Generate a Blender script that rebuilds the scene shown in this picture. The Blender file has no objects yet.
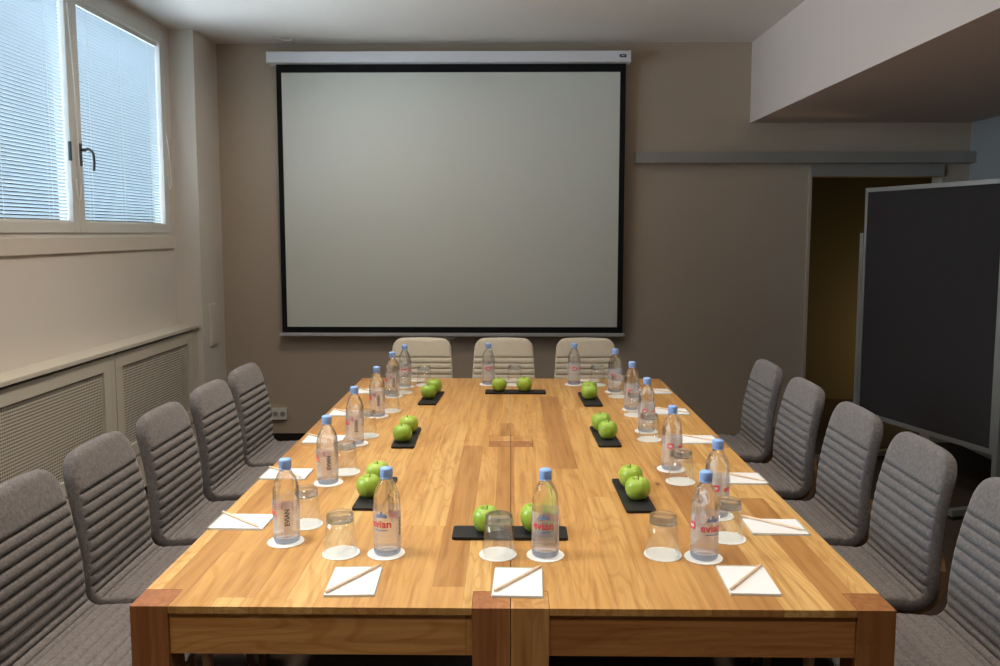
import bpy, bmesh, math, random
from mathutils import Vector, Matrix
random.seed(7)
S = bpy.context.scene
COL = S.collection
PI = math.pi

# ------------------------------------------------------------------ camera
F = 807.0
cd = bpy.data.cameras.new('camera'); cam = bpy.data.objects.new('camera', cd); COL.objects.link(cam)
cd.sensor_fit = 'HORIZONTAL'; cd.sensor_width = 36; cd.lens = F * 36 / 1000
cd.shift_y = -0.025; cd.clip_start = .05
cam.location = (0, 0, 1.57)
cam.rotation_euler = (PI/2 - math.atan(75/F), 0, 11/F)
S.camera = cam

# ------------------------------------------------------------------ world, lights, exposure
S.view_settings.view_transform = 'Standard'; S.view_settings.look = 'None'
S.view_settings.gamma = 1; S.view_settings.use_curve_mapping = False
S.view_settings.exposure = 0.12
W = bpy.data.worlds.new('daylight'); S.world = W; W.use_nodes = True
W.node_tree.nodes['Background'].inputs[0].default_value = (.80, .91, 1, 1)
W.node_tree.nodes['Background'].inputs[1].default_value = 20.0
try:
    S.cycles.use_denoising = True
    S.cycles.max_bounces = 12; S.cycles.transparent_max_bounces = 24
    S.cycles.transmission_bounces = 10; S.cycles.diffuse_bounces = 5
    S.cycles.sample_clamp_indirect = 4
except Exception: pass

def area(name, loc, size, power, color, rot=(0, 0, 0), size_y=None, spread=PI, portal=False):
    l = bpy.data.lights.new(name, 'AREA'); l.energy = power; l.color = color; l.size = size
    l.shape = 'DISK'
    if size_y: l.shape = 'RECTANGLE'; l.size_y = size_y
    l.spread = spread
    o = bpy.data.objects.new(name, l); o.location = loc; o.rotation_euler = rot; COL.objects.link(o)
    if portal: l.cycles.is_portal = True
    return o
WARM = (1, .86, .70)
for x, k, sp in ((-1.08, 1.15, 1.75), (0, .6, 2.2), (1.08, .68, 1.75)):
    for y, p in ((.5, 8.0), (2.0, 8.5), (3.5, 8.5)):
        area('downlight', (x, y, 2.925), .24, p*k, WARM, spread=sp)
area('downlight', (-1.0, 4.5, 2.925), .24, 11.5, WARM, spread=2.9)  # added lamp that brightens the left of the back wall and screen
# daylight from the windows (portals only guide the sampling of the sky)
area('window_portal', (-2.50, 4.84, 2.2), 1.15, 1, (1, 1, 1), rot=(0, -PI/2, 0), size_y=1.35, portal=True)
area('window_portal', (-2.50, 3.6, 2.2), 1.15, 1, (1, 1, 1), rot=(0, -PI/2, 0), size_y=1.35, portal=True)
area('window_portal', (-2.50, 2.0, 2.2), 1.35, 1, (1, 1, 1), rot=(0, -PI/2, 0), size_y=1.2, portal=True)  # portal of the added, unseen window
# lamp in the dark corridor behind the opening
area('corridor_lamp', (4.2, 6.9, .6), .25, 9, (1, .72, .36), rot=(0, PI*.5, PI*-.12))

# ------------------------------------------------------------------ materials
class N:
    """tiny node builder"""
    def __init__(s, name):
        s.m = bpy.data.materials.new(name); s.m.use_nodes = True; s.t = s.m.node_tree
        s.t.nodes.clear(); s.out = s.t.nodes.new('ShaderNodeOutputMaterial')
    def n(s, typ, ins=None, **props):
        nd = s.t.nodes.new(typ)
        for k, v in props.items(): setattr(nd, k, v)
        for k, v in (ins or {}).items():
            if isinstance(v, bpy.types.NodeSocket): s.t.links.new(v, nd.inputs[k])
            else: nd.inputs[k].default_value = v
        return nd
    def math(s, op, a, b=0.0, c=None):
        d = {0: a, 1: b}
        if c is not None: d[2] = c
        return s.n('ShaderNodeMath', d, operation=op).outputs[0]
    def ramp(s, fac, stops):
        r = s.n('ShaderNodeValToRGB', {0: fac}); e = r.color_ramp.elements
        while len(e) < len(stops): e.new(.5)
        for q, (p, c) in zip(e, stops): q.position = p; q.color = (*c, 1)
        return r.outputs[0]
    def mix(s, f, a, b, mode='MIX'):
        m = s.n('ShaderNodeMix', data_type='RGBA', blend_type=mode)
        for k, v in ((0, f), (6, a), (7, b)):
            if isinstance(v, bpy.types.NodeSocket): s.t.links.new(v, m.inputs[k])
            else: m.inputs[k].default_value = (*v, 1) if isinstance(v, tuple) and len(v) == 3 else v
        return m.outputs[2]
    def pr(s, **k):
        ins = {}
        names = dict(col='Base Color', rough='Roughness', metal='Metallic', spec='Specular IOR Level', trans='Transmission Weight', ior='IOR', normal='Normal', sss='Subsurface Weight', coat='Coat Weight')
        for a, v in k.items():
            if a == 'col' and isinstance(v, tuple): v = (*v, 1)
            ins[names[a]] = v
        return s.n('ShaderNodeBsdfPrincipled', ins).outputs[0]
    def end(s, sh): s.t.links.new(sh, s.out.inputs[0]); return s.m
    def bump(s, h, strength=.2, dist=.002):
        return s.n('ShaderNodeBump', {'Height': h, 'Strength': strength, 'Distance': dist}).outputs[0]

def plain(name, col, rough=.6, metal=0.0, spec=.4, grain=0.0, gscale=60):
    b = N(name)
    if grain:
        g = b.n('ShaderNodeTexNoise', {'Vector': b.n('ShaderNodeTexCoord').outputs['Object'], 'Scale': float(gscale), 'Detail': 4.0})
        c = b.mix(g.outputs[0], tuple(v*(1-grain) for v in col), tuple(min(1, v*(1+grain)) for v in col))
        return b.end(b.pr(col=c, rough=rough, metal=metal, spec=spec, normal=b.bump(g.outputs[0], .12, .001)))
    return b.end(b.pr(col=col, rough=rough, metal=metal, spec=spec))

def wood(name, along, lo, mid, hi, stave=.075, length=1.25, rough=.42, seams=.75, knots=True):
    """glued staves of finite length with grain along one axis (0 x, 1 y, 2 z), in world metres"""
    b = N(name)
    sep = b.n('ShaderNodeSeparateXYZ', {0: b.n('ShaderNodeNewGeometry').outputs['Position']}).outputs
    a = sep[along]; c = sep[{0: 2, 1: 0, 2: 0}[along]]; d = sep[{0: 1, 1: 2, 2: 1}[along]]
    warp = b.n('ShaderNodeTexNoise', {'W': c, 'Scale': 3.1, 'Detail': 0.0}, noise_dimensions='1D').outputs[0]
    u = b.math('ADD', b.math('DIVIDE', c, stave), b.math('MULTIPLY', warp, 1.6))
    i = b.math('FLOOR', u)
    r1 = b.n('ShaderNodeTexWhiteNoise', {'W': i}, noise_dimensions='1D').outputs[0]
    v = b.math('ADD', b.math('DIVIDE', a, length), b.math('MULTIPLY', r1, 7.3))
    j = b.math('FLOOR', v)
    rr = b.n('ShaderNodeTexWhiteNoise', {0: b.n('ShaderNodeCombineXYZ', {0: i, 1: j}).outputs[0]}, noise_dimensions='2D').outputs
    r = rr[0]
    off = b.math('MULTIPLY', r, 9.0)
    gv = b.n('ShaderNodeCombineXYZ', {0: b.math('ADD', b.math('MULTIPLY', c, 55.0), off), 1: b.math('ADD', b.math('MULTIPLY', a, 2.6), off), 2: b.math('MULTIPLY', d, 55.0)}).outputs[0]
    fine = b.n('ShaderNodeTexNoise', {0: gv, 'Scale': 1.0, 'Detail': 6.0, 'Roughness': .6, 'Distortion': .4}).outputs[0]
    cv = b.n('ShaderNodeCombineXYZ', {0: b.math('ADD', b.math('MULTIPLY', c, 9.0), off), 1: b.math('ADD', b.math('MULTIPLY', a, 1.3), off), 2: b.math('MULTIPLY', d, 9.0)}).outputs[0]
    broad = b.n('ShaderNodeTexNoise', {0: cv, 'Scale': 1.0, 'Detail': 2.0, 'Distortion': .6}).outputs[0]
    rings = b.math('MULTIPLY_ADD', b.math('SINE', b.math('MULTIPLY', broad, 75.0)), .5, .5)
    base = b.ramp(r, [(0, lo), (.25, mid), (.7, mid), (1, hi)])
    g1 = b.ramp(fine, [(.3, (.62, .50, .38)), (.56, (1, 1, 1)), (1, (1.08, 1.06, 1.0))])
    col = b.mix(.8, base, g1, 'MULTIPLY')
    g2 = b.ramp(rings, [(0, (.80, .70, .56)), (.35, (1, 1, 1)), (1, (1, 1, 1))])
    col = b.mix(b.math('MULTIPLY', rr[0], .75), col, g2, 'MULTIPLY')
    if knots:
        kv = b.n('ShaderNodeCombineXYZ', {0: b.math('MULTIPLY', c, 5.5), 1: b.math('MULTIPLY', a, 2.4), 2: 0.0}).outputs[0]
        vo = b.n('ShaderNodeTexVoronoi', {0: kv, 'Scale': 1.0}); dist = vo.outputs['Distance']
        on = b.math('GREATER_THAN', b.n('ShaderNodeSeparateColor', {0: vo.outputs['Color']}).outputs[0], .5)
        kk = b.math('MULTIPLY', on, b.n('ShaderNodeMapRange', {0: dist, 1: .035, 2: .16, 3: 1.0, 4: 0.0}).outputs[0])
        k2 = b.math('MULTIPLY', on, b.n('ShaderNodeMapRange', {0: dist, 1: .02, 2: .06, 3: 1.0, 4: 0.0}).outputs[0])
        col = b.mix(b.math('MULTIPLY', kk, .45), col, (.30, .14, .05))
        col = b.mix(b.math('MULTIPLY', k2, .8), col, (.07, .035, .015))
    fr = b.math('FRACT', u); e1 = b.math('MINIMUM', fr, b.math('SUBTRACT', 1.0, fr))
    fv = b.math('FRACT', v); e2 = b.math('MULTIPLY', b.math('MINIMUM', fv, b.math('SUBTRACT', 1.0, fv)), length/stave)
    seam = b.math('LESS_THAN', b.math('MINIMUM', e1, e2), .012)
    col = b.mix(b.math('MULTIPLY', seam, 1-seams), col, (.12, .06, .02))
    return b.end(b.pr(col=col, rough=rough, spec=.35, normal=b.bump(fine, .08, .001)))

LO, MID, HI = (.385, .19, .058), (.53, .295, .096), (.63, .405, .155)
M = {}
M['oak_y'] = wood('oak_top', 1, LO, MID, HI)
M['oak_x'] = wood('oak_apron', 0, (.44, .21, .065), (.52, .265, .085), (.58, .31, .11), stave=.2, length=3, knots=False)
M['oak_x2'] = wood('oak_apron_red_shade', 0, (.36, .16, .05), (.43, .2, .065), (.5, .25, .085), stave=.2, length=3, knots=False)  # darker apron colour carries the weaker light on the right table
M['leg_red'] = wood('oak_leg_red', 2, (.27, .10, .04), (.34, .14, .055), (.45, .21, .08), stave=.045, length=4, knots=False)
M['leg_gold'] = wood('oak_leg_gold', 2, (.36, .17, .055), (.45, .23, .075), (.56, .32, .12), stave=.045, length=4, knots=False)
M['leg_brown_shade'] = wood('oak_leg_brown_shade', 2, (.24, .1, .035), (.32, .14, .048), (.38, .19, .065), stave=.06, length=4, knots=False)  # brown darkened to include the dimmer light on the near right leg
M['ply'] = wood('bent_plywood', 2, (.22, .13, .06), (.27, .165, .08), (.32, .2, .1), stave=.3, length=4, knots=False)
M['pencil'] = plain('cedar_pencil', (.78, .60, .44), .5, grain=.15, gscale=200)
M['graphite'] = plain('graphite', (.02, .02, .02), .3)

def fabric(name, c, lo=.5, hi=1.6):
    b = N(name); tc = b.n('ShaderNodeTexCoord').outputs['Object']
    n1 = b.n('ShaderNodeTexNoise', {0: tc, 'Scale': 420.0, 'Detail': 2.0, 'Roughness': .8}).outputs[0]
    n2 = b.n('ShaderNodeTexNoise', {0: tc, 'Scale': 90.0, 'Detail': 4.0, 'Roughness': .7}).outputs[0]
    n3 = b.n('ShaderNodeTexNoise', {0: tc, 'Scale': 9.0, 'Detail': 2.0}).outputs[0]
    f = b.math('ADD', b.math('MULTIPLY', n1, .5), b.math('MULTIPLY', n2, .5))
    col = b.ramp(f, [(.34, tuple(v*lo for v in c)), (.5, c), (.66, tuple(min(1, v*hi) for v in c))])
    col = b.mix(.25, col, b.ramp(n3, [(.3, (.7, .7, .7)), (.7, (1, 1, 1))]), 'MULTIPLY')
    p = b.n('ShaderNodeBsdfPrincipled', {'Base Color': col, 'Roughness': .95, 'Specular IOR Level': .15, 'Sheen Weight': .25, 'Sheen Roughness': .5, 'Normal': b.bump(f, .35, .0015)})
    return b.end(p.outputs[0])
M['grey_fabric'] = fabric('grey_felt', (.140, .129, .131))
M['beige_fabric'] = fabric('beige_felt', (.66, .60, .49), .88, 1.12)

def wall(name, c, rough=.85):
    b = N(name); p = b.n('ShaderNodeNewGeometry').outputs['Position']
    g = b.n('ShaderNodeTexNoise', {0: p, 'Scale': 180.0, 'Detail': 3.0}).outputs[0]
    h = b.n('ShaderNodeTexNoise', {0: p, 'Scale': 1.4, 'Detail': 2.0}).outputs[0]
    col = b.mix(h, tuple(v*.97 for v in c), tuple(v*1.03 for v in c))
    return b.end(b.pr(col=col, rough=rough, spec=.2, normal=b.bump(g, .06, .001)))
M['taupe'] = wall('taupe_paint', (.44, .362, .285))
M['cream'] = wall('cream_paint', (.64, .585, .515))
M['white_wall'] = wall('off_white_paint', (.68, .63, .57))
M['grey_wall'] = wall('grey_paint', (.27, .27, .27))
M['ceil'] = wall('ceiling_paint', (.72, .68, .64))
M['bulk'] = wall('bulkhead_paint', (.54, .455, .41))
M['floor'] = plain('dark_brown_carpet', (.055, .040, .032), .95, spec=.1, grain=.3, gscale=150)
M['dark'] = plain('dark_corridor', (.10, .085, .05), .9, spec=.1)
M['skirt'] = plain('black_skirting', (.012, .011, .010), .5)
M['white_lacq'] = plain('white_lacquer', (.66, .65, .61), .35)
M['cover'] = plain('cream_lacquer', (.60, .56, .48), .45)
M['cavity'] = plain('painted_cavity_shade', (.02, .018, .015), .9)  # near-black colour paints the shade inside the radiator cover
M['alu'] = plain('brushed_aluminium', (.42, .42, .40), .38, metal=.75)
M['alu_dull'] = plain('dull_aluminium', (.34, .325, .295), .5, metal=.35)
M['case'] = plain('screen_case_white', (.72, .73, .76), .4)
M['black'] = plain('matte_black', (.008, .008, .009), .8, spec=.2)
M['screen'] = plain('projection_white', (.63, .64, .59), .9, spec=.1)
M['bar'] = plain('screen_bar', (.52, .52, .52), .4, metal=.3)
M['board'] = plain('anthracite_felt', (.038, .033, .033), .95, spec=.1, grain=.15, gscale=300)
M['slate'] = plain('black_slate', (.012, .012, .013), .55, spec=.3, grain=.25, gscale=90)
M['steel'] = plain('dark_steel_handle', (.10, .11, .12), .3, metal=.9)
M['plastic'] = plain('white_plastic', (.68, .66, .62), .4)
M['paper'] = plain('white_paper', (.74, .75, .77), .8)
M['padback'] = plain('green_grey_card', (.42, .46, .38), .8)
M['doily'] = plain('coaster_paper', (.84, .84, .82), .85, grain=.05, gscale=250)
M['cap'] = plain('blue_cap', (.27, .45, .88), .4)
M['cord'] = plain('cord_white', (.82, .82, .78), .6)
M['red_ink'] = plain('red_ink', (.75, .05, .09), .5)
M['dark_ink'] = plain('dark_ink', (.05, .06, .10), .5)
M['blue_ink'] = plain('pale_blue_ink', (.22, .34, .62), .5)
def slat_mat():
    b = N('blind_slat')
    d = b.n('ShaderNodeBsdfDiffuse', {0: (.68, .72, .75, 1)}).outputs[0]
    t = b.n('ShaderNodeBsdfTranslucent', {0: (.62, .68, .73, 1)}).outputs[0]
    return b.end(b.n('ShaderNodeMixShader', {0: .38, 1: d, 2: t}).outputs[0])
M['slat'] = slat_mat()
def see(name, clear, ior, tint=(1, 1, 1), rough=.0):
    b = N(name)
    g = b.n('ShaderNodeBsdfGlass', {0: (*tint, 1), 1: rough, 2: ior}).outputs[0]
    t = b.n('ShaderNodeBsdfTransparent', {0: (*tint, 1)}).outputs[0]
    return b.end(b.n('ShaderNodeMixShader', {0: clear, 1: g, 2: t}).outputs[0])
M['water'] = see('water_in_clear_plastic', .45, 1.33, (.97, .985, 1.0))
M['thick_glass'] = see('thick_glass', .4, 1.45, (.97, .98, .975))
def thin_glass():
    b = N('thin_glass')
    lw = b.n('ShaderNodeLayerWeight', {0: .25}).outputs['Facing']
    t = b.n('ShaderNodeBsdfTransparent', {0: b.ramp(lw, [(0, (.985, .99, .985)), (.7, (.93, .94, .935)), (1, (.55, .58, .58))])}).outputs[0]
    g = b.n('ShaderNodeBsdfGlossy', {0: (1, 1, 1, 1), 1: .03}).outputs[0]
    f = b.math('MULTIPLY_ADD', b.math('POWER', b.n('ShaderNodeLayerWeight', {0: .5}).outputs['Facing'], 4.0), .45, .05)
    return b.end(b.n('ShaderNodeMixShader', {0: f, 1: t, 2: g}).outputs[0])
M['tumbler'] = thin_glass()
def pane_mat():
    b = N('window_glass')
    g = b.n('ShaderNodeBsdfGlossy', {0: (1, 1, 1, 1), 1: .02}).outputs[0]
    t = b.n('ShaderNodeBsdfTransparent', {0: (.93, .96, .97, 1)}).outputs[0]
    f = b.n('ShaderNodeFresnel', {0: 1.45}).outputs[0]
    return b.end(b.n('ShaderNodeMixShader', {0: f, 1: t, 2: g}).outputs[0])
M['pane'] = pane_mat()
def film(name, col, op):
    b = N(name)
    g = b.pr(col=col, rough=.35, spec=.5)
    t = b.n('ShaderNodeBsdfTransparent', {0: (1, 1, 1, 1)}).outputs[0]
    return b.end(b.n('ShaderNodeMixShader', {0: op, 1: t, 2: g}).outputs[0])
M['film'] = film('label_film', (.86, .84, .88), .27)
M['film_white'] = film('label_film_white', (.80, .80, .86), .45)
M['base_blue'] = film('bottle_base_blue', (.25, .35, .62), .35)
def apple_mat():
    b = N('green_apple_skin'); tc = b.n('ShaderNodeTexCoord').outputs['Object']
    n1 = b.n('ShaderNodeTexNoise', {0: tc, 'Scale': 14.0, 'Detail': 3.0}).outputs[0]
    sp = b.n('ShaderNodeTexVoronoi', {0: tc, 'Scale': 190.0}).outputs['Distance']
    rnd = b.n('ShaderNodeObjectInfo').outputs['Random']
    base = b.mix(rnd, (.17, .35, .025), (.31, .45, .04))
    z = b.n('ShaderNodeSeparateXYZ', {0: tc}).outputs[2]
    col = b.mix(b.math('MULTIPLY', n1, .6), base, (.42, .56, .09))
    col = b.mix(b.math('MULTIPLY', b.math('LESS_THAN', sp, .13), .5), col, (.7, .75, .4))
    return b.end(b.pr(col=col, rough=.28, spec=.5))
M['apple'] = apple_mat()
M['stem'] = plain('apple_stem', (.13, .08, .03), .8)

# ------------------------------------------------------------------ mesh helpers
def me_of(name, bm, mat, smooth=False, bevel=0.0):
    if bevel:
        bmesh.ops.bevel(bm, geom=[e for e in bm.edges], offset=bevel, segments=2, affect='EDGES', profile=.7, clamp_overlap=True)
    bmesh.ops.recalc_face_normals(bm, faces=bm.faces)
    me = bpy.data.meshes.new(name); bm.to_mesh(me); bm.free()
    me.materials.append(mat if not isinstance(mat, str) else M[mat])
    if smooth:
        for p in me.polygons: p.use_smooth = True
    return me
def obj(name, bm, mat, parent=None, smooth=False, bevel=0.0, loc=None, rotz=None):
    o = bpy.data.objects.new(name, me_of(name, bm, mat, smooth, bevel)); COL.objects.link(o)
    if parent: o.parent = parent
    if loc is not None: o.location = loc
    if rotz is not None: o.rotation_euler.z = rotz
    return o
def tag(o, label, cat, group=None):
    o['label'] = label; o['category'] = cat
    if group: o['group'] = group
    return o
def thing(name, label, cat, loc=(0, 0, 0), rotz=0, group=None):
    o = bpy.data.objects.new(name, None); COL.objects.link(o); o.empty_display_size = .1
    o.location = loc; o.rotation_euler.z = rotz
    return tag(o, label, cat, group)
def struct(name, bm, mat, parent=None, **k):
    o = obj(name, bm, mat, parent, **k)
    if not parent: o['kind'] = 'structure'
    return o
def box(bm, x0, x1, y0, y1, z0, z1):
    v = [bm.verts.new(p) for p in ((x0,y0,z0),(x1,y0,z0),(x1,y1,z0),(x0,y1,z0),(x0,y0,z1),(x1,y0,z1),(x1,y1,z1),(x0,y1,z1))]
    for f in ((0,3,2,1),(4,5,6,7),(0,1,5,4),(1,2,6,5),(2,3,7,6),(3,0,4,7)): bm.faces.new([v[i] for i in f])
    return bm
def B(*a):
    bm = bmesh.new()
    if isinstance(a[0], (tuple, list)):
        for q in a: box(bm, *q)
    else: box(bm, *a)
    return bm
def tube(bm, pts, r, seg=8, r_end=None):
    pts = [Vector(p) for p in pts]; rings = []
    for k, p in enumerate(pts):
        d = (pts[min(k+1, len(pts)-1)] - pts[max(k-1, 0)]).normalized()
        a = d.orthogonal().normalized() if k == 0 else (a - d*a.dot(d)).normalized()
        b = d.cross(a); rr = r if r_end is None else r + (r_end-r)*k/(len(pts)-1)
        rings.append([bm.verts.new(p + (a*math.cos(t*2*PI/seg) + b*math.sin(t*2*PI/seg))*rr) for t in range(seg)])
    for q, w in zip(rings, rings[1:]):
        for t in range(seg): bm.faces.new((q[t], q[(t+1) % seg], w[(t+1) % seg], w[t]))
    bm.faces.new(rings[0][::-1]); bm.faces.new(rings[-1])
    return bm
def lathe(prof, seg=32, bm=None, rad=None):
    """prof: list of (r, z); rad(r, z, angle) may modulate the radius"""
    bm = bm or bmesh.new(); rings = []
    for r, z in prof:
        if r < 1e-6: rings.append([bm.verts.new((0, 0, z))])
        else:
            rings.append([bm.verts.new(((rad(r, z, 2*PI*t/seg) if rad else r)*math.cos(2*PI*t/seg), (rad(r, z, 2*PI*t/seg) if rad else r)*math.sin(2*PI*t/seg), z)) for t in range(seg)])
    for q, w in zip(rings, rings[1:]):
        for t in range(seg):
            t2 = (t+1) % seg
            if len(q) == 1 and len(w) == 1: continue
            if len(q) == 1: bm.faces.new((q[0], w[t2], w[t]))
            elif len(w) == 1: bm.faces.new((q[t], q[t2], w[0]))
            else: bm.faces.new((q[t], q[t2], w[t2], w[t]))
    return bm
def prism(outline, z0, z1):
    bm = bmesh.new()
    a = [bm.verts.new((x, y, z0)) for x, y in outline]; b = [bm.verts.new((x, y, z1)) for x, y in outline]
    bm.faces.new(a[::-1]); bm.faces.new(b); n = len(a)
    for i in range(n): bm.faces.new((a[i], a[(i+1) % n], b[(i+1) % n], b[i]))
    return bm
def rrect(w, h, r, seg=5):
    out = []
    for cx, cy, a0 in ((w/2-r, h/2-r, 0), (-w/2+r, h/2-r, PI/2), (-w/2+r, -h/2+r, PI), (w/2-r, -h/2+r, 1.5*PI)):
        out += [(cx + r*math.cos(a0+PI/2*k/seg), cy + r*math.sin(a0+PI/2*k/seg)) for k in range(seg+1)]
    return out
def copy_tree(o, parent=None):
    c = o.copy(); COL.objects.link(c)
    if parent: c.parent = parent
    for ch in list(o.children): copy_tree(ch, c)
    return c
def place(proto, used, label, loc, rotz):
    """first call moves the prototype itself, later calls copy it"""
    o = proto if not used else copy_tree(proto)
    used.append(1); o.location = loc; o.rotation_euler.z = rotz; o['label'] = label
    return o

# ------------------------------------------------------------------ room shell
XL, XR, YB, YF, ZC = -2.32, 3.34, 6.0, -2.2, 2.940
TH = .15
struct('floor', B((XL-TH, XR+TH, YF-TH, YB+TH, -.1, 0), (1.1, 4.7, YB+TH, 7.7, -.1, 0)), 'floor')
struct('ceiling', B(XL-TH, XR+TH, YF-TH, YB+TH, ZC, ZC+.1), 'ceil')
WY0, WY1, WZ0, WZ1 = 3.05, 5.465, 1.545, 2.895        # window opening
struct('wall_left', B((XL-.3, XL, YF-TH, 1.4, 0, ZC), (XL-.3, XL, 2.6, WY0, 0, ZC), (XL-.3, XL, WY1, YB+TH, 0, ZC), (XL-.3, XL, 1.4, 2.6, 0, WZ0), (XL-.3, XL, 1.4, 2.6, WZ1, ZC), (XL-.3, XL, WY0, WY1, 0, WZ0), (XL-.3, XL, WY0, WY1, WZ1, ZC)), 'white_wall')
OX0, OX1, OZ = 2.195, 3.15, 1.985                   # dark opening
struct('wall_back', B((XL-TH, OX0, YB, YB+TH, 0, ZC), (OX1, XR+TH, YB, YB+TH, 0, ZC), (OX0, OX1, YB, YB+TH, OZ, ZC)), 'taupe')
struct('wall_right', B(XR, XR+TH, YF-TH, YB+TH, 0, ZC), 'grey_wall')
struct('wall_front', B(XL-TH, XR+TH, YF-TH, YF, 0, ZC), 'cream')
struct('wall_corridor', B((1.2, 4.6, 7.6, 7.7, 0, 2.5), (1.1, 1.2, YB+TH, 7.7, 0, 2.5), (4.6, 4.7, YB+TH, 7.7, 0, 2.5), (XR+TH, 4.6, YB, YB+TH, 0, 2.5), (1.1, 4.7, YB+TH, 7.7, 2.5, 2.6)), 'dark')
struct('ceiling_bulkhead', B(1.738, XR, YF, YB, 2.368, ZC), 'bulk')
struct('wall_pillar', B(XL, -2.15, 5.565, YB, 0, ZC), 'white_wall')
struct('baseboard_back', B(-2.15, OX0, 5.985, YB, 0, .055), 'skirt')
struct('trim_1', B(XL, XL+.016, WY0-.1, WY1+.05, 1.465, 1.548), 'cream', bevel=.004)
# door-head strip under the sliding rail and jamb
struct('trim_2', B(OX0-.01, OX1, 5.975, YB, OZ-.002, 2.062), 'alu_dull')
struct('trim_3', B(OX0-.018, OX0+.004, 5.985, YB+TH, .0, OZ), 'taupe')
# sliding door rail
r = thing('sliding_door_rail', 'long grey metal rail running along the back wall above the dark opening', 'rail', (2.12, 5.96, 2.074))
obj('rail_cover', B(-1.21, 1.22, -.045, .04, 0, .079), 'alu_dull', r, bevel=.002)
obj('end_cap', B(-1.216, -1.208, -.047, .04, -.002, .081), 'alu', r)

# ------------------------------------------------------------------ window
win = bpy.data.objects.new('window_1', None); COL.objects.link(win); win.location = (XL, (WY0+WY1)/2, WZ0); win['kind'] = 'structure'
def wb(*bs):   # boxes in window space: (x depth, y, z) relative
    return B(*[(a, b_, c-win.location.y, d-win.location.y, e-WZ0, f-WZ0) for a, b_, c, d, e, f in bs])
YM = 4.30
def ring(x0, x1, y0, y1, z0, z1, w, wbot=None):
    wbot = wbot or w
    return [(x0, x1, y0, y0+w, z0, z1), (x0, x1, y1-w, y1, z0, z1), (x0, x1, y0+w, y1-w, z0, z0+wbot), (x0, x1, y0+w, y1-w, z1-w, z1)]
obj('window_frame', wb(*ring(-.09, .012, WY0, WY1, WZ0, WZ1, .035)), 'white_lacq', win, bevel=.003)
for (a, b_) in ((WY0+.028, YM-.001), (YM+.001, WY1-.028)):
    z0, z1 = WZ0+.025, WZ1-.025
    sash = obj('casement_sash', wb(*ring(-.06, .02, a, b_, z0, z1, .058)), 'white_lacq', win, bevel=.004)
    obj('glass_pane', wb((-.040, -.036, a+.05, b_-.05, z0+.05, z1-.05)), 'pane', sash)
    bm = bmesh.new(); y0 = a+.062-win.location.y; y1 = b_-.062-win.location.y
    pitch = .0178; n = int((z1-z0-.145)/pitch); zt = z1-.058-.03-WZ0
    for k in range(n):
        z = zt - .012 - k*pitch; w = .0084; cs = []
        for q in range(5):
            t = -1+q*.5; cs.append((-.012 + w*t*math.cos(.80), z + w*t*math.sin(.80) + .0016*(1-t*t)))
        up = [[bm.verts.new((cx, yy, cz)) for cx, cz in cs] for yy in (y0, y1)]
        dn = [[bm.verts.new((cx, yy, cz-.0005)) for cx, cz in cs] for yy in (y0, y1)]
        for q in range(4):
            bm.faces.new((up[0][q], up[0][q+1], up[1][q+1], up[1][q]))
            bm.faces.new((dn[0][q], dn[1][q], dn[1][q+1], dn[0][q+1]))
        bm.faces.new((up[0][0], up[1][0], dn[1][0], dn[0][0])); bm.faces.new((up[0][4], dn[0][4], dn[1][4], up[1][4]))
    zb = zt - .012 - n*pitch
    bl = thing('venetian_blind', '', 'blind', (0, 0, 0)); bl.location = win.location
    bl['label'] = ('white aluminium venetian blind in the left window sash, cut off by the photo edge' if a < 4 else 'white aluminium venetian blind in the right window sash, next to the pillar')
    bl['group'] = 'venetian blinds in the two window sashes'
    obj('slats', bm, 'slat', bl, smooth=True)
    obj('headrail', B(-.024, 0, y0, y1, zt, zt+.026), 'white_lacq', bl, bevel=.002)
    obj('bottom_rail', B(-.021, -.003, y0, y1, zb-.004, zb+.006), 'white_lacq', bl)
    bm = bmesh.new()
    for f in (.13, .5, .87):
        for xx in (-.0225, -.0015):
            yy = y0+(y1-y0)*f; tube(bm, [(xx, yy, zt), (xx, yy, zb)], .0011, 4)
    obj('ladder_cord', bm, 'cord', bl)
    # looped pull cord hanging beside the blind
    bm = bmesh.new(); yc = (b_-.015 if a < 4 else b_-.005)-win.location.y
    zt2 = zt-.03 if a < 4 else zt-.55; zl = 1.745-WZ0 if a < 4 else 1.86-WZ0
    pts = []
    for k in range(13): t = k/12; pts.append((.030+.012*math.sin(PI*t), yc-.03+.05*t*t, zt2+(zl+.11-zt2)*t))
    for k in range(1, 9): t = k/8*PI; pts.append((.034, yc+.02-.045*(1-math.cos(t))/2*1.0, zl+.11-.11*math.sin(t)))
    obj('pull_cord', tube(bm, pts, .0034, 6), 'cord', bl)
# unseen second window towards the viewer, added to carry daylight into the room
w2 = bpy.data.objects.new('window_added', None); COL.objects.link(w2); w2.location = (XL, 2.0, WZ0); w2.scale.y = .49; w2['kind'] = 'structure'
for o_ in list(win.children):
    copy_tree(o_, w2)
# handle: rosette on the mullion and a curved lever
h = obj('window_handle', wb((.02, .028, YM+.018, YM+.040, 1.925, 2.045)), 'steel', win, bevel=.003)
yh = YM+.029-win.location.y; zh = 2.01-WZ0
pts = [(.028, yh, zh), (.052, yh, zh)] + [(.056, yh+.012+.062*math.sin(t), zh+.008-.03*(1-math.cos(t))-.0) for t in (0.0, .4, .8, 1.2, 1.57)] + [(.056, yh+.078, zh-.06), (.056, yh+.070, zh-.105)]
obj('handle_lever', tube(bmesh.new(), pts, .0075, 8), 'steel', h, smooth=True)
h2 = obj('window_latch', wb((.02, .032, YM-.085, YM-.068, 1.945, 2.045)), 'steel', win, bevel=.003)

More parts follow.
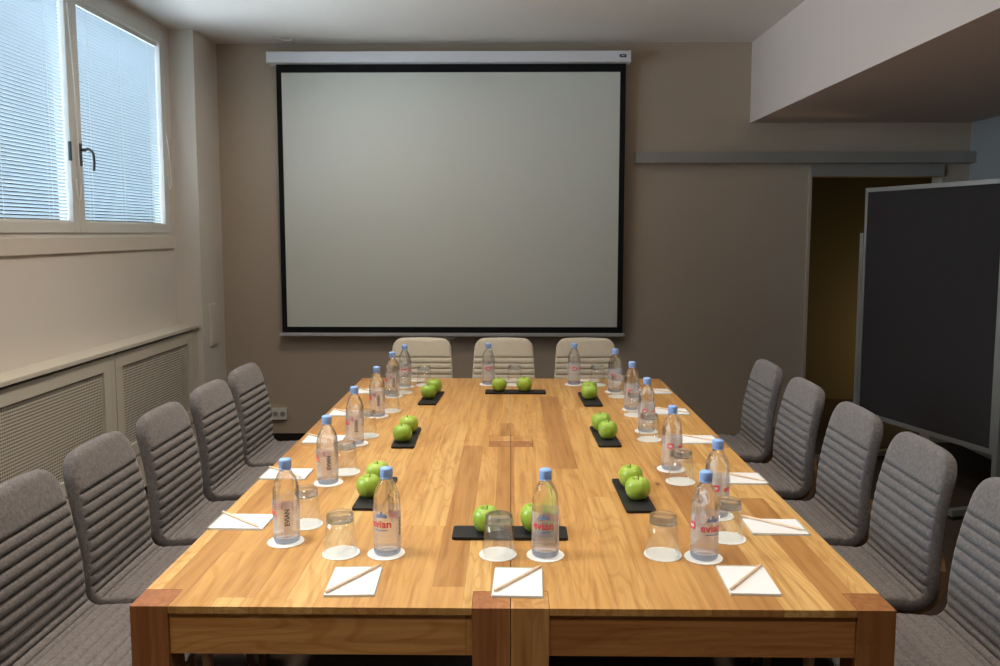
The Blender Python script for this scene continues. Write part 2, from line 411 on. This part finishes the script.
# ------------------------------------------------------------------ radiator cover
XC = -2.19
rc = thing('radiator_cover', 'long cream radiator cover with perforated panels under the window', 'radiator cover', (-2.25, 3.9, 0))
rx, ry = -2.25, 3.9
def rb(*bs): return B(*[(a-rx, b_-rx, c-ry, d-ry, e, f) for a, b_, c, d, e, f in bs])
obj('top_board', rb((XL, XC+.022, .6, 5.56, .915, .937)), 'cover', rc, bevel=.003)
obj('inner_back', rb((XL, XL+.012, .6, 5.56, .03, .915)), 'cavity', rc)
obj('side_post', rb((XC-.05, XC, 5.50, 5.56, .0, .915)), 'cover', rc)
obj('middle_post', rb((XC-.05, XC-.002, 4.347, 4.388, .0, .915)), 'cover', rc)
obj('lower_board', rb((XC-.03, XC-.004, .6, 5.5, .055, .235)), 'cream', rc)
obj('lower_rail', rb((XC-.03, XC, .6, 5.5, .235, .258)), 'cover', rc, bevel=.002)
obj('recess_shade', rb((XC-.04, XC-.03, .6, 5.5, .0, .055)), 'cavity', rc)  # near-black strip stands in for the shaded recess below the board
def grille(y0, y1, z0, z1, x, cell=.0155):
    bm = bmesh.new(); ny = int((y1-y0)/cell); nz = int((z1-z0)/cell); cy = (y1-y0)/ny; cz = (z1-z0)/nz
    g = [[bm.verts.new((x-rx, y0+i*cy-ry, z0+j*cz)) for j in range(nz+1)] for i in range(ny+1)]
    for i in range(ny):
        for j in range(nz):
            c = (x-rx, y0+(i+.5)*cy-ry, z0+(j+.5)*cz); r_ = .31*cell
            hv = [bm.verts.new((c[0], c[1]+r_*math.cos(PI/4+k*PI/4), c[2]+r_*math.sin(PI/4+k*PI/4))) for k in range(8)]
            cn = [g[i+1][j+1], g[i][j+1], g[i][j], g[i+1][j]]
            for q in range(4):
                a, b_, c_ = hv[2*q], hv[2*q+1], hv[(2*q+2) % 8]
                bm.faces.new((cn[q], cn[(q+1) % 4], c_, b_, a))
    return bm
for (a, b_) in ((.62, 2.54), (2.57, 4.342), (4.392, 5.49)):
    z0, z1 = .275, .898; fw = .078
    p = obj('panel_door', rb((XC-.022, XC, a, a+fw, z0, z1), (XC-.022, XC, b_-fw, b_, z0, z1), (XC-.022, XC, a+fw, b_-fw, z0, z0+.075), (XC-.022, XC, a+fw, b_-fw, z1-.075, z1)), 'cover', rc)
    if b_ > 3: obj('perforated_sheet', grille(a+fw, b_-fw, z0+.075, z1-.075, XC-.012), 'cover', p)

# ------------------------------------------------------------------ projection screen
sy = 5.93
ps = thing('projection_screen', 'large white pull-down projection screen with black border on the back wall', 'projection screen', (-.46, sy, .82))
px, pz = -.46, .82
def pb(*bs): return B(*[(a-px, b_-px, c-sy, d-sy, e-pz, f-pz) for a, b_, c, d, e, f in bs])
case = obj('case', pb((-1.738, .838, 5.86, 5.99, 2.778, 2.855)), 'case', ps, bevel=.006)
obj('end_cap', pb((-1.746, -1.735, 5.858, 5.992, 2.776, 2.857)), 'case', case, bevel=.003)
obj('end_cap', pb((.836, .847, 5.858, 5.992, 2.776, 2.857)), 'case', case, bevel=.003)
bd = obj('badge', prism(rrect(.05, .022, .008), 0, .003), 'dark_ink', case); bd.rotation_euler = (PI/2, 0, 0); bd.location = (.79-px, 5.86-sy, 2.818-pz)
bt = obj('badge_text', pb((.779, .801, 5.8555, 5.8565, 2.816, 2.820)), 'plastic', case)
fl = obj('screen_cloth', pb((-1.658, .782, sy-.002, sy+.001, .878, 2.72)), 'screen', ps)
obj('black_border', pb((-1.695, -1.658, sy-.003, sy+.002, .832, 2.785), (.782, .822, sy-.003, sy+.002, .832, 2.785), (-1.658, .782, sy-.003, sy+.002, 2.72, 2.785), (-1.658, .782, sy-.003, sy+.002, .832, .878)), 'black', ps)
obj('weight_bar', pb((-1.718, .838, sy-.014, sy+.012, .808, .834)), 'bar', ps, bevel=.005)
bm = bmesh.new(); tube(bm, [(-.50-px, -.005, -.014), (-.455-px, -.008, -.034), (-.41-px, -.005, -.014)], .004, 6); tube(bm, [(-.455-px, -.008, -.034), (-.455-px, -.008, -.06)], .004, 6)
obj('pull_handle', bm, 'bar', ps)
hk = thing('ceiling_hook', 'small white hook on the ceiling above the left end of the screen case', 'hook', (-1.63, 5.80, ZC))
obj('hook_plate', lathe([(0, -.012), (.022, -.012), (.026, 0), (0, 0)], 16), 'plastic', hk, smooth=True)
obj('hook_arm', tube(bmesh.new(), [(0, 0, -.010), (.03, 0, -.022), (.075, 0, -.022), (.085, 0, -.012)], .006, 6), 'plastic', hk)

# ------------------------------------------------------------------ sockets and cable box
s = thing('wall_socket', 'double white socket outlet low on the back wall behind the left chairs', 'socket', (-1.75, 5.985, .165), group=None)
obj('cover_plate', B(-.055, .055, -.012, .014, 0, .088), 'plastic', s, bevel=.003)
for dx in (-.027, .027):
    q = obj('socket_well', lathe([(.019, 0), (.019, .004), (.016, .004), (.015, .001), (0, .001)], 20), 'alu_dull', s); q.rotation_euler = (PI/2, 0, 0); q.location = (dx, -.012, .044)  # darker tone stands in for shade inside the recessed well
cb = thing('cable_box', 'slim white cable box on the right face of the pillar', 'cable box', (-2.15, 5.75, .765))
obj('box_body', B(0, .014, -.065, .065, 0, .30), 'white_wall', cb, bevel=.003)
obj('box_lid', B(.014, .018, -.055, .055, .01, .29), 'white_wall', cb, bevel=.0015)

# ------------------------------------------------------------------ pinboard on a stand
pb0, pb1 = Vector((2.385, 5.50, 0)), Vector((2.705, 4.44, 0))
d = pb1-pb0; Lb = d.length; ang = math.atan2(d.y, d.x); mid = (pb0+pb1)/2
bo = thing('pinboard', 'tall dark grey felt pinboard in an aluminium frame on feet at the right', 'pinboard', mid, ang)
h2_ = Lb/2
obj('felt_panel', B(-h2_+.03, h2_-.03, -.012, .012, .365, 1.84), 'board', bo)
obj('frame', B((-h2_+.012, -h2_+.034, -.017, .017, .335, 1.868), (h2_-.034, h2_-.012, -.017, .017, .335, 1.868), (-h2_+.034, h2_-.034, -.017, .017, .335, .365), (-h2_+.034, h2_-.034, -.017, .017, 1.84, 1.868)), 'alu', bo, bevel=.003)
for sx in (-1, 1):
    x = sx*(h2_+.006)
    p = obj('post', B(x-.016, x+.016, -.02, .02, .055, 1.57), 'alu', bo, bevel=.004)
    f = obj('foot', B(x-.02, x+.02, -.31, .31, .02, .058), 'alu', bo, bevel=.004)
    for yy in (-.30, .25): obj('foot_pad', B(x-.018, x+.018, yy, yy+.05, 0, .02), 'skirt', f)

# ------------------------------------------------------------------ tables
ZT = .75
def table(x0, x1, y0, y1, label, mats, apron='oak_x'):
    cx, cy = (x0+x1)/2, (y0+y1)/2; w, l = (x1-x0)/2, (y1-y0)/2; g = .0005; L = .085
    t = thing('conference_table', label, 'table', (cx, cy, 0), 0, 'four oak tables pushed together')
    # top board with corners cut out for the through legs
    o = [(-w+L, -l), (w-L, -l), (w-L, -l+L), (w, -l+L), (w, l-L), (w-L, l-L), (w-L, l), (-w+L, l), (-w+L, l-L), (-w, l-L), (-w, -l+L), (-w+L, -l+L)]
    o = [(x*(1-g/w), y*(1-g/l)) for x, y in o]
    obj('tabletop', prism(o, ZT-.016, ZT), 'oak_y', t)
    k = 0
    for sy_ in (-1, 1):
        for sx in (-1, 1):
            a, b_ = sorted((sx*(w-g), sx*(w-L+.0006))); c, e = sorted((sy_*(l-g), sy_*(l-L+.0006)))
            obj('leg', B(a, b_, c, e, 0, ZT), mats[k], t, bevel=.0012); k += 1
    ins = .008
    obj('apron', B(-w+L, w-L, -l+ins, -l+ins+.025, ZT-.112, ZT-.016), apron, t)
    obj('apron', B(-w+L, w-L, l-ins-.025, l-ins, ZT-.112, ZT-.016), 'oak_x', t)
    obj('apron', B(-w+ins, -w+ins+.025, -l+L, l-L, ZT-.112, ZT-.016), 'oak_y', t)
    obj('apron', B(w-ins-.025, w-ins, -l+L, l-L, ZT-.112, ZT-.016), 'oak_y', t)
    return t
Y0, Y1, Y2 = 1.701, 3.130, 4.515; XT = .842
table(-XT, -.0004, Y0, Y1, 'near left oak table with a reddish corner leg, closest to the viewer', ['leg_red', 'leg_red', 'leg_gold', 'leg_brown_shade'])
table(.0004, XT, Y0, Y1, 'near right oak table with a dark knot by its brown shade-darkened corner leg', ['leg_gold', 'leg_brown_shade', 'leg_brown_shade', 'leg_gold'], 'oak_x2')
table(-XT, -.0004, Y1, Y2, 'far left oak table, pushed against the near left one', ['leg_gold', 'leg_gold', 'leg_gold', 'leg_gold'])
table(.0004, XT, Y1, Y2, 'far right oak table, nearest to the beige chairs on the right', ['leg_gold', 'leg_gold', 'leg_gold', 'leg_gold'])

# ------------------------------------------------------------------ chairs
def chair_path():
    """centre line of the pad: (u, z) from the top of the back to the front of the seat; u grows to the front"""
    pts = []
    n = 60
    for k in range(n+1):                       # back
        t = k/n; z = .903 - t*(.903-.522)
        u = -.062*(1-t)**1.25 + .012*math.sin(PI*t)
        pts.append((u, z))
    u0 = pts[-1][0]; R = .062; cz = .522
    for k in range(1, 17):                     # bend
        a = k/16*(PI/2-.03); pts.append((u0 + R*(1-math.cos(a)), cz - R*math.sin(a)))
    u1, z1 = pts[-1]
    for k in range(1, 57):                     # seat, rising a little then rolling over at the front
        t = k/56; pts.append((u1 + .352*t, z1 + .006*math.sin(PI*t*1.0) + .004*t - .035*max(0, (t-.82)/.18)**2))
    return pts
PATH = chair_path()
def arclen():
    s = [0]
    for a, b_ in zip(PATH, PATH[1:]): s.append(s[-1] + math.dist(a, b_))
    return s
ARC = arclen(); TOT = ARC[-1]
def at_arc(s):
    s = max(0, min(TOT, s))
    for k in range(len(ARC)-1):
        if ARC[k+1] >= s: break
    f = (s-ARC[k])/(ARC[k+1]-ARC[k]); a, b_ = PATH[k], PATH[k+1]
    p = (a[0]+(b_[0]-a[0])*f, a[1]+(b_[1]-a[1])*f)
    k0, k1 = max(k-1, 0), min(k+2, len(PATH)-1)
    dx, dz = PATH[k1][0]-PATH[k0][0], PATH[k1][1]-PATH[k0][1]; L = math.hypot(dx, dz)
    return p, (dx/L, dz/L)
GROOVES = [.118 + .0345*k for k in range(11)] + [.118+.0345*10+.026+.0365*k for k in range(0, 10)]
def pad_mesh(mat, rc_=.078):
    bm = bmesh.new(); rings = []; T = .052; Wb = .410; seg = 28
    ss = set()
    k = 0
    while k*.006 <= TOT: ss.add(round(k*.006, 4)); k += 1
    for g in GROOVES:
        for d_ in (-.004, -.002, 0, .002, .004): ss.add(round(g+d_, 4))
    for d_ in (.0004, .0015, .003, .009, .015, .021): ss.add(d_); ss.add(round(TOT-d_, 4))
    for s in sorted(x for x in ss if .0003 < x < TOT-.0003):
        (u, z), (tu, tz) = at_arc(s); nu, nz = -tz, tu            # front normal (faces forward / up)
        if nu*1 + nz*1 < 0: nu, nz = -nu, -nz
        wd = Wb - .050*max(0, 1 - s/.36)
        # rounded corners at both ends, arched top
        cut = 0 if s > rc_ else rc_ - math.sqrt(max(0, rc_*rc_-(rc_-s)**2))
        e = TOT-s; rf = .05
        if e < rf: cut = rf - math.sqrt(max(0, rf*rf-(rf-e)**2))
        hw = wd/2 - cut*.92
        te = .026; q = min(s, e)
        th = T*(1 if q > te else math.sqrt(max(.02, 1-(1-q/te)**2)))
        gr = 0
        for g in GROOVES:
            dd = abs(s-g)
            if dd < .013: gr = max(gr, .0065*(1-dd/.013)**1.7 + (.006 if dd < .0021 else 0))
        if s > .50: gr *= .62
        ring_ = []
        for j in range(seg):
            a = 2*PI*j/seg; ca, sa = math.cos(a), math.sin(a)
            pw = .16
            y = hw*math.copysign(abs(ca)**(pw if hw > .05 else .6), ca); n_ = th/2*math.copysign(abs(sa)**.42, sa)
            edge = max(0, min(1, (hw-abs(y)-.003)/.010))
            if n_ > 0: n_ -= gr*edge
            # outermost crown of the top: middle slightly higher
            up = .012*(1-(y/.2)**2)*max(0, 1-s/.06)
            ring_.append(bm.verts.new((u+nu*n_ - tu*up, y, z+nz*n_ - tz*up)))
        rings.append(ring_)
    for q, w in zip(rings, rings[1:]):
        for t in range(seg): bm.faces.new((q[t], q[(t+1) % seg], w[(t+1) % seg], w[t]))
    bm.faces.new(rings[0][::-1]); bm.faces.new(rings[-1])
    return me_of('upholstered_seat_and_back', bm, mat, smooth=True)
def shell_mesh():
    bm = bmesh.new(); rings = []; s0, s1 = .30, TOT-.06
    n = 60
    for k in range(n+1):
        s = s0+(s1-s0)*k/n; (u, z), (tu, tz) = at_arc(s); nu, nz = -tz, tu
        if nu+nz < 0: nu, nz = -nu, -nz
        hw = .188 - .02*max(0, 1-k/6)
        rings.append([bm.verts.new((u+nu*a, y, z+nz*a)) for a, y in ((-.027, -hw), (-.027, hw), (-.043, hw), (-.043, -hw))])
    for q, w in zip(rings, rings[1:]):
        for t in range(4): bm.faces.new((q[t], q[(t+1) % 4], w[(t+1) % 4], w[t]))
    bm.faces.new(rings[0][::-1]); bm.faces.new(rings[-1])
    return me_of('plywood_shell', bm, 'ply', smooth=False)
SHELL = shell_mesh()
def make_chair(fab, label, group):
    t = thing('conference_chair', label, 'chair', group=group)
    pad = bpy.data.objects.new('quilted_pad', pad_mesh(fab, .078 if fab == 'grey_fabric' else .060)); COL.objects.link(pad); pad.parent = t
    sh = bpy.data.objects.new('plywood_shell', SHELL); COL.objects.link(sh); sh.parent = t
    for sx, x0, x1 in ((-1, .07, .0), (-1, .33, .37), (1, .07, .0), (1, .33, .37)):
        bm = bmesh.new(); tube(bm, [(x0, sx*.15, .420), (x1, sx*.19, 0)], .019, 10, .012)
        obj('leg', bm, 'ply', t, smooth=True)
    return t
# origin of a chair is on the floor below the crease; +x of the chair faces the table
grey = make_chair('grey_fabric', '', 'grey felt chairs along both sides of the table'); used = []
ord_ = ['nearest', 'second nearest', 'middle', 'second farthest', 'farthest']
LY = [2.07, 2.51, 2.985, 3.475, 3.94]; RY = [2.035, 2.540, 3.025, 3.565, 4.10]
seen = {('left', 0): 'nearest grey felt chair on the left side, cut off by the photo edge',
        ('right', 0): 'nearest grey felt chair on the right side, cut off by the photo edge',
        ('left', 1): 'grey felt chair on the left side, second from the viewer',
        ('right', 1): 'grey felt chair on the right side, second from the viewer'}
for k in range(5):
    for side, sg, ys in (('left', -1, LY), ('right', 1, RY)):
        lb = seen.get((side, k)) or f'grey felt chair on the {side} side of the table, {["", "", "third", "fourth", "farthest"][k]} from the viewer'
        place(grey, used, lb, ((-1.272 if sg < 0 else 1.264), ys[k], 0), (0 if sg < 0 else PI) + random.uniform(-.02, .02))
beige = make_chair('beige_fabric', '', 'beige chairs at the far end of the table'); used = []
for x, lb in ((-.560, 'beige quilted chair at the far end, leftmost of the three'), (-.045, 'beige quilted chair at the far end, middle of the three'), (.468, 'beige quilted chair at the far end, rightmost of the three')):
    place(beige, used, lb, (x, 4.985, 0), -PI/2)

# ------------------------------------------------------------------ things on the tables
ZI = ZT + .0004
def coaster():
    bm = bmesh.new(); n = 48
    top = [bm.verts.new(((.0478+.0006*math.cos(16*2*PI*k/n))*math.cos(2*PI*k/n), (.0478+.0006*math.cos(16*2*PI*k/n))*math.sin(2*PI*k/n), .0016)) for k in range(n)]
    bot = [bm.verts.new((v.co.x, v.co.y, 0)) for v in top]
    bm.faces.new(top); bm.faces.new(bot[::-1])
    for k in range(n): bm.faces.new((bot[k], bot[(k+1) % n], top[(k+1) % n], top[k]))
    return bm
cz = ZI + .0018
BH = .2235
def text_mesh(body, size, rad, mat, ang0, zc, vertical=False, bold=.0):
    c = bpy.data.curves.new('t', 'FONT'); c.body = body; c.size = size; c.align_x = 'CENTER'; c.align_y = 'CENTER'; c.offset = bold
    c.resolution_u = 3
    o = bpy.data.objects.new('t', c); COL.objects.link(o)
    bpy.context.view_layer.update()
    me = bpy.data.meshes.new_from_object(o.evaluated_get(bpy.context.evaluated_depsgraph_get()))
    bpy.data.objects.remove(o)
    bm = bmesh.new(); bm.from_mesh(me)
    bmesh.ops.subdivide_edges(bm, edges=bm.edges, cuts=1)
    bmesh.ops.triangulate(bm, faces=bm.faces)
    for v in bm.verts:
        x, y = v.co.x, v.co.y
        if vertical: x, y = -y, x
        a = ang0 + x/rad
        v.co = (rad*math.cos(a), rad*math.sin(a), zc+y)
    return me_of('lettering', bm, mat)
def make_bottle():
    t = thing('water_bottle', '', 'bottle', group='water bottles on coasters')
    prof = [(0, .006), (.012, .003), (.022, 0), (.0285, .0015), (.0315, .006), (.0322, .012), (.0318, .018), (.0322, .022),
            (.0322, .060), (.0318, .063), (.0322, .066), (.0322, .118), (.0326, .134)]
    # shoulder with the relief of peaks
    for k in range(1, 14):
        q = k/13; prof.append((.0128 + .0198*(1-q**2.1), .134 + .061*q))
    prof += [(.0125, .197), (.0148, .198), (.0148, .200), (.0120, .2012), (.0118, .205), (0, .205)]
    def rad(r, z, a):
        if .126 < z < .180: return r*(1 - .06*max(0, math.sin(a*5+z*60)) - .04*max(0, math.sin(a*9-z*90)))
        if .004 < z < .02: return r*(1-.03*(.5+.5*math.cos(a*8)))
        return r
    obj('bottle_body', lathe(prof, 40, rad=rad), 'water', t, smooth=True)
    bb = obj('tinted_base', lathe([(.0316, .0025), (.0328, .008), (.0328, .016), (.0326, .018)], 32), 'base_blue', t, smooth=True)
    capp = [(0, BH), (.0128, BH), (.0146, BH-.002), (.0150, BH-.005), (.0152, BH-.019), (.0148, BH-.0205), (.0140, BH-.021), (.0140, BH-.0235), (.0152, BH-.024), (.0152, BH-.0268), (.013, BH-.027)]
    obj('cap', lathe(capp, 48, rad=lambda r, z, a: r*(1+.02*math.cos(24*a)) if BH-.019 <= z <= BH-.004 else r), 'cap', t, smooth=True)
    lab = obj('label', lathe([(.0331, .024), (.0331, .120)], 40), 'film', t, smooth=True)
    def patch(a0, a1, z0, z1, r_, mat, name):
        bm = bmesh.new(); n = 12
        lo = [bm.verts.new((r_*math.cos(a0+(a1-a0)*k/n), r_*math.sin(a0+(a1-a0)*k/n), z0)) for k in range(n+1)]
        hi = [bm.verts.new((v.co.x, v.co.y, z1)) for v in lo]
        for k in range(n): bm.faces.new((lo[k], lo[k+1], hi[k+1], hi[k]))
        return obj(name, bm, mat, lab, smooth=True)
    # label front is -y of the bottle
    o = bpy.data.objects.new('brand_word', text_mesh('evian', .0265, .0338, 'red_ink', -PI/2-.08, .086, bold=.0006)); COL.objects.link(o); o.parent = lab
    patch(-PI/2-.55, -PI/2+.45, .069, .0715, .0335, 'dark_ink' if 0 else 'blue_ink', 'small_print_line')
    patch(PI*0-.32, .32, .028, .118, .0334, 'film_white', 'side_panel')
    o = bpy.data.objects.new('side_word', text_mesh('EVIAN', .0165, .0339, 'dark_ink', 0, .075, vertical=True, bold=.0005)); COL.objects.link(o); o.parent = lab
    for a in (PI, PI/2):
        patch(a-.30, a+.30, .080, .098, .0336, 'red_ink', 'emblem'); patch(a-.17, a+.17, .085, .093, .0340, 'paper', 'emblem_centre')
    # snowy peaks print above the word
    bm = bmesh.new(); R_ = .0337
    def V(a, z): return bm.verts.new((R_*math.cos(a), R_*math.sin(a), z))
    for a, w, h_ in ((-PI/2-.30, .20, .012), (-PI/2-.02, .26, .018), (-PI/2+.26, .2, .011)):
        bm.faces.new((V(a-w, .103), V(a, .1025), V(a+w, .103), V(a, .103+h_)))
    obj('peaks_print', bm, 'blue_ink', lab)
    return t
def make_tumbler():
    t = thing('tumbler', '', 'glass', group='upturned tumblers on coasters')
    # upside down: rim on the coaster, thick base at the top
    wall_ = [(.0411, 0), (.0430, .0004), (.0424, .010), (.0390, .050), (.0360, .084), (.0335, .084), (.0368, .050), (.0404, .010), (.0411, 0)]
    obj('glass_wall', lathe(wall_, 40), 'tumbler', t, smooth=True)
    obj('thick_base', lathe([(0, .089), (.026, .0885), (.0325, .0855), (.0360, .0842), (.0350, .098), (.0338, .1030), (.0305, .105), (.026, .1042), (0, .1030)], 40), 'thick_glass', t, smooth=True)
    return t
def make_pad():
    t = thing('notepad', '', 'notepad', group='white notepads laid on the table')
    obj('backing_card', B(-.059, .059, -.077, .079, 0, .0008), 'padback', t)
    bm = B(-.057, .057, -.076, .074, .0008, .005)
    obj('paper_block', bm, 'paper', t, bevel=.0004)
    obj('glued_edge', B(-.057, .057, .074, .079, .0008, .0053), 'padback', t)
    return t
def make_pencil():
    t = thing('pencil', '', 'pencil', group='wooden pencils laid across the notepads')
    L = .185; bm = bmesh.new(); rr = .0036
    tube(bm, [(-L/2, 0, 0), (L/2-.018, 0, 0)], rr, 6); obj('barrel', bm, 'pencil', t)
    bm = bmesh.new(); tube(bm, [(L/2-.018, 0, 0), (L/2-.004, 0, 0)], rr*.97, 10, .0011); obj('sharpened_cone', bm, 'pencil', t, smooth=True)
    bm = bmesh.new(); tube(bm, [(L/2-.004, 0, 0), (L/2, 0, 0)], .0011, 8, .0003); obj('lead', bm, 'graphite', t)
    return t
co = obj('coaster', coaster(), 'doily'); tag(co, '', 'coaster', 'scalloped paper coasters'); cused = []
bot, gl, pa, pe = make_bottle(), make_tumbler(), make_pad(), make_pencil()
bu, gu, pu, eu = [], [], [], []
# place settings: (where, bottle xy, glass xy, pad xy + turn, bottle turn, pencil start/end)
HP = PI/2
SET = []
def setting(where, b_, g, p, pr, br, pe0, pe1): SET.append((where, b_, g, p, pr, br, pe0, pe1))
setting('at the near edge on the left', (-.317, 2.005), (-.438, 2.005), (-.369, 1.829), 0, -.25, (-.420, 1.757), (-.318, 1.915))
setting('at the near edge in the middle', (.088, 1.997), (-.030, 1.997), (.017, 1.829), 0, -.12, (-.032, 1.776), (.074, 1.909))
setting('at the near edge on the right', (.490, 1.985), (.389, 2.003), (.560, 1.847), 0, .35, (.505, 1.788), (.618, 1.927))
L5 = ['nearest on the left side', 'second on the left side', 'middle one of the left side', 'fourth on the left side', 'farthest on the left side']
R5 = ['nearest on the right side', 'second on the right side', 'middle one of the right side', 'fourth on the right side', 'farthest on the right side']
Lb_ = [(-.597, 2.080), (-.602, 2.586), (-.608, 3.085), (-.600, 3.560), (-.595, 4.000)]
Lg = [(-.578, 2.205), (-.567, 2.705), (-.584, 3.205), (-.556, 3.665), (-.556, 4.100)]
Lp = [(-.762, 2.218), (-.762, 2.675), (-.742, 3.137), (-.745, 3.610), (-.742, 4.120)]
for k in range(5): setting(L5[k], Lb_[k], Lg[k], Lp[k], HP, -HP+.35, (Lp[k][0]-.075, Lp[k][1]+.06), (Lp[k][0]+.060, Lp[k][1]-.052))
Rb_ = [(.599, 2.295), (.560, 2.755), (.562, 3.295), (.563, 3.715), (.538, 4.130)]
Rg = [(.584, 2.120), (.563, 2.615), (.550, 3.165), (.562, 3.600), (.540, 4.010)]
Rp = [(.738, 2.198), (.765, 2.645), (.740, 3.155), (.735, 3.662), (.747, 4.135)]
for k in range(5): setting(R5[k], Rb_[k], Rg[k], Rp[k], -HP, HP-.35, (Rp[k][0]-.069, Rp[k][1]+.069), (Rp[k][0]+.066, Rp[k][1]-.038))
setting('at the far edge on the left', (-.567, 4.260), (-.468, 4.300), (-.535, 4.430), PI, PI, (-.59, 4.45), (-.48, 4.41))
setting('at the far edge in the middle', (-.122, 4.330), (.020, 4.325), (-.018, 4.432), PI, PI, (-.07, 4.45), (.04, 4.41))
setting('at the far edge on the right', (.343, 4.335), (.468, 4.325), (.433, 4.432), PI, PI, (.38, 4.45), (.49, 4.41))
for k, (w, b_, g, p, pr_, br, e0, e1) in enumerate(SET):
    j = lambda s_: random.uniform(-s_, s_)
    place(co, cused, f'white coaster under the water bottle {w}', (b_[0]+j(.003), b_[1]+j(.003), ZI), j(2))
    o = place(bot, bu, f'blue-capped water bottle {w}', (*b_, cz), br); o.scale = (1.06, 1.06, 1.0)
    place(co, cused, f'white coaster under the upturned glass {w}', (g[0]+j(.003), g[1]+j(.003), ZI), j(2))
    place(gl, gu, f'clear upturned glass tumbler {w}', (*g, cz), j(3))
    o = place(pa, pu, f'small white notepad {w}', (*p, ZI), pr_+j(.04))
    if k > 12: o.scale = (.9, .6, 1)
    d = Vector((e1[0]-e0[0], e1[1]-e0[1])); o = place(pe, eu, f'wooden pencil on the notepad {w}', ((e0[0]+e1[0])/2, (e0[1]+e1[1])/2, ZI+.0087), math.atan2(d.y, d.x))
    if k > 12: o.scale = (.7, 1, 1)
# slate trays with two green apples each
def make_tray():
    t = obj('slate_tray', prism(rrect(.312, .088, .008), 0, .008), 'slate', bevel=.0012)
    return tag(t, '', 'tray', 'black slate trays of apples')
def make_apple():
    t = thing('green_apple', '', 'apple', group='green apples on the slate trays')
    H = .074; R = .0405; prof = []
    n = 26
    for k in range(n+1):
        a = PI*k/n                      # bottom to top
        r_ = R*math.sin(a)**.82 if 0 < k < n else 0
        z = H/2 - H/2*math.cos(a)*1.0
        r_ *= 1 - .10*(1-z/H) + .04*(z/H)
        z += (.016*math.exp(-(r_/.010)**2)) if a < PI/2 else -(.017*math.exp(-(r_/.0115)**2))
        prof.append((r_, z))
    zmin = min(z for _, z in prof); prof = [(r_, z-zmin) for r_, z in prof]
    obj('apple_flesh', lathe(prof, 36, rad=lambda r_, z, a: r_*(1+.022*math.cos(5*a)*(.4+abs(z-.037)/.05)+.012*math.cos(2*a+.6))), 'apple', t, smooth=True)
    zt = prof[-1][1]
    obj('stem', tube(bmesh.new(), [(0, 0, zt-.004), (.001, .001, zt+.008), (.004, .002, zt+.019)], .0014, 6, .0019), 'stem', t, smooth=True)
    return t
tr, ap = make_tray(), make_apple(); tu_, au = [], []
TR = [('at the near end of the table centre', (-.002, 2.137), 0, (-.066, 2.143), (.066, 2.150), 'left', 'right'),
      ('nearest of the left row', (-.425, 2.475), HP-.02, (-.438, 2.429), (-.434, 2.570), 'front', 'back'),
      ('middle of the left row', (-.417, 3.168), HP+.02, (-.424, 3.095), (-.418, 3.234), 'front', 'back'),
      ('farthest of the left row', (-.395, 3.945), HP-.05, (-.406, 3.915), (-.391, 4.045), 'front', 'back'),
      ('nearest of the right row', (.382, 2.465), HP+.02, (.389, 2.418), (.385, 2.530), 'front', 'back'),
      ('middle of the right row', (.379, 3.195), HP+.02, (.385, 3.150), (.374, 3.280), 'front', 'back'),
      ('farthest of the right row', (.390, 3.925), HP+.02, (.386, 3.915), (.396, 4.025), 'front', 'back'),
      ('at the far end of the table centre', (.024, 4.105), 0, (-.060, 4.112), (.070, 4.112), 'left', 'right')]
for w, p, r_, a1, a2, n1, n2 in TR:
    place(tr, tu_, f'black slate tray with two apples, {w}', (*p, ZI), r_)
    for a, nn in ((a1, n1), (a2, n2)):
        o = place(ap, au, f'green apple, {nn} one on the slate tray {w}', (*a, ZI+.0085), random.uniform(-3, 3))
        q = random.uniform(.97, 1.04); o.scale = (q, q, q*random.uniform(.96, 1.04))
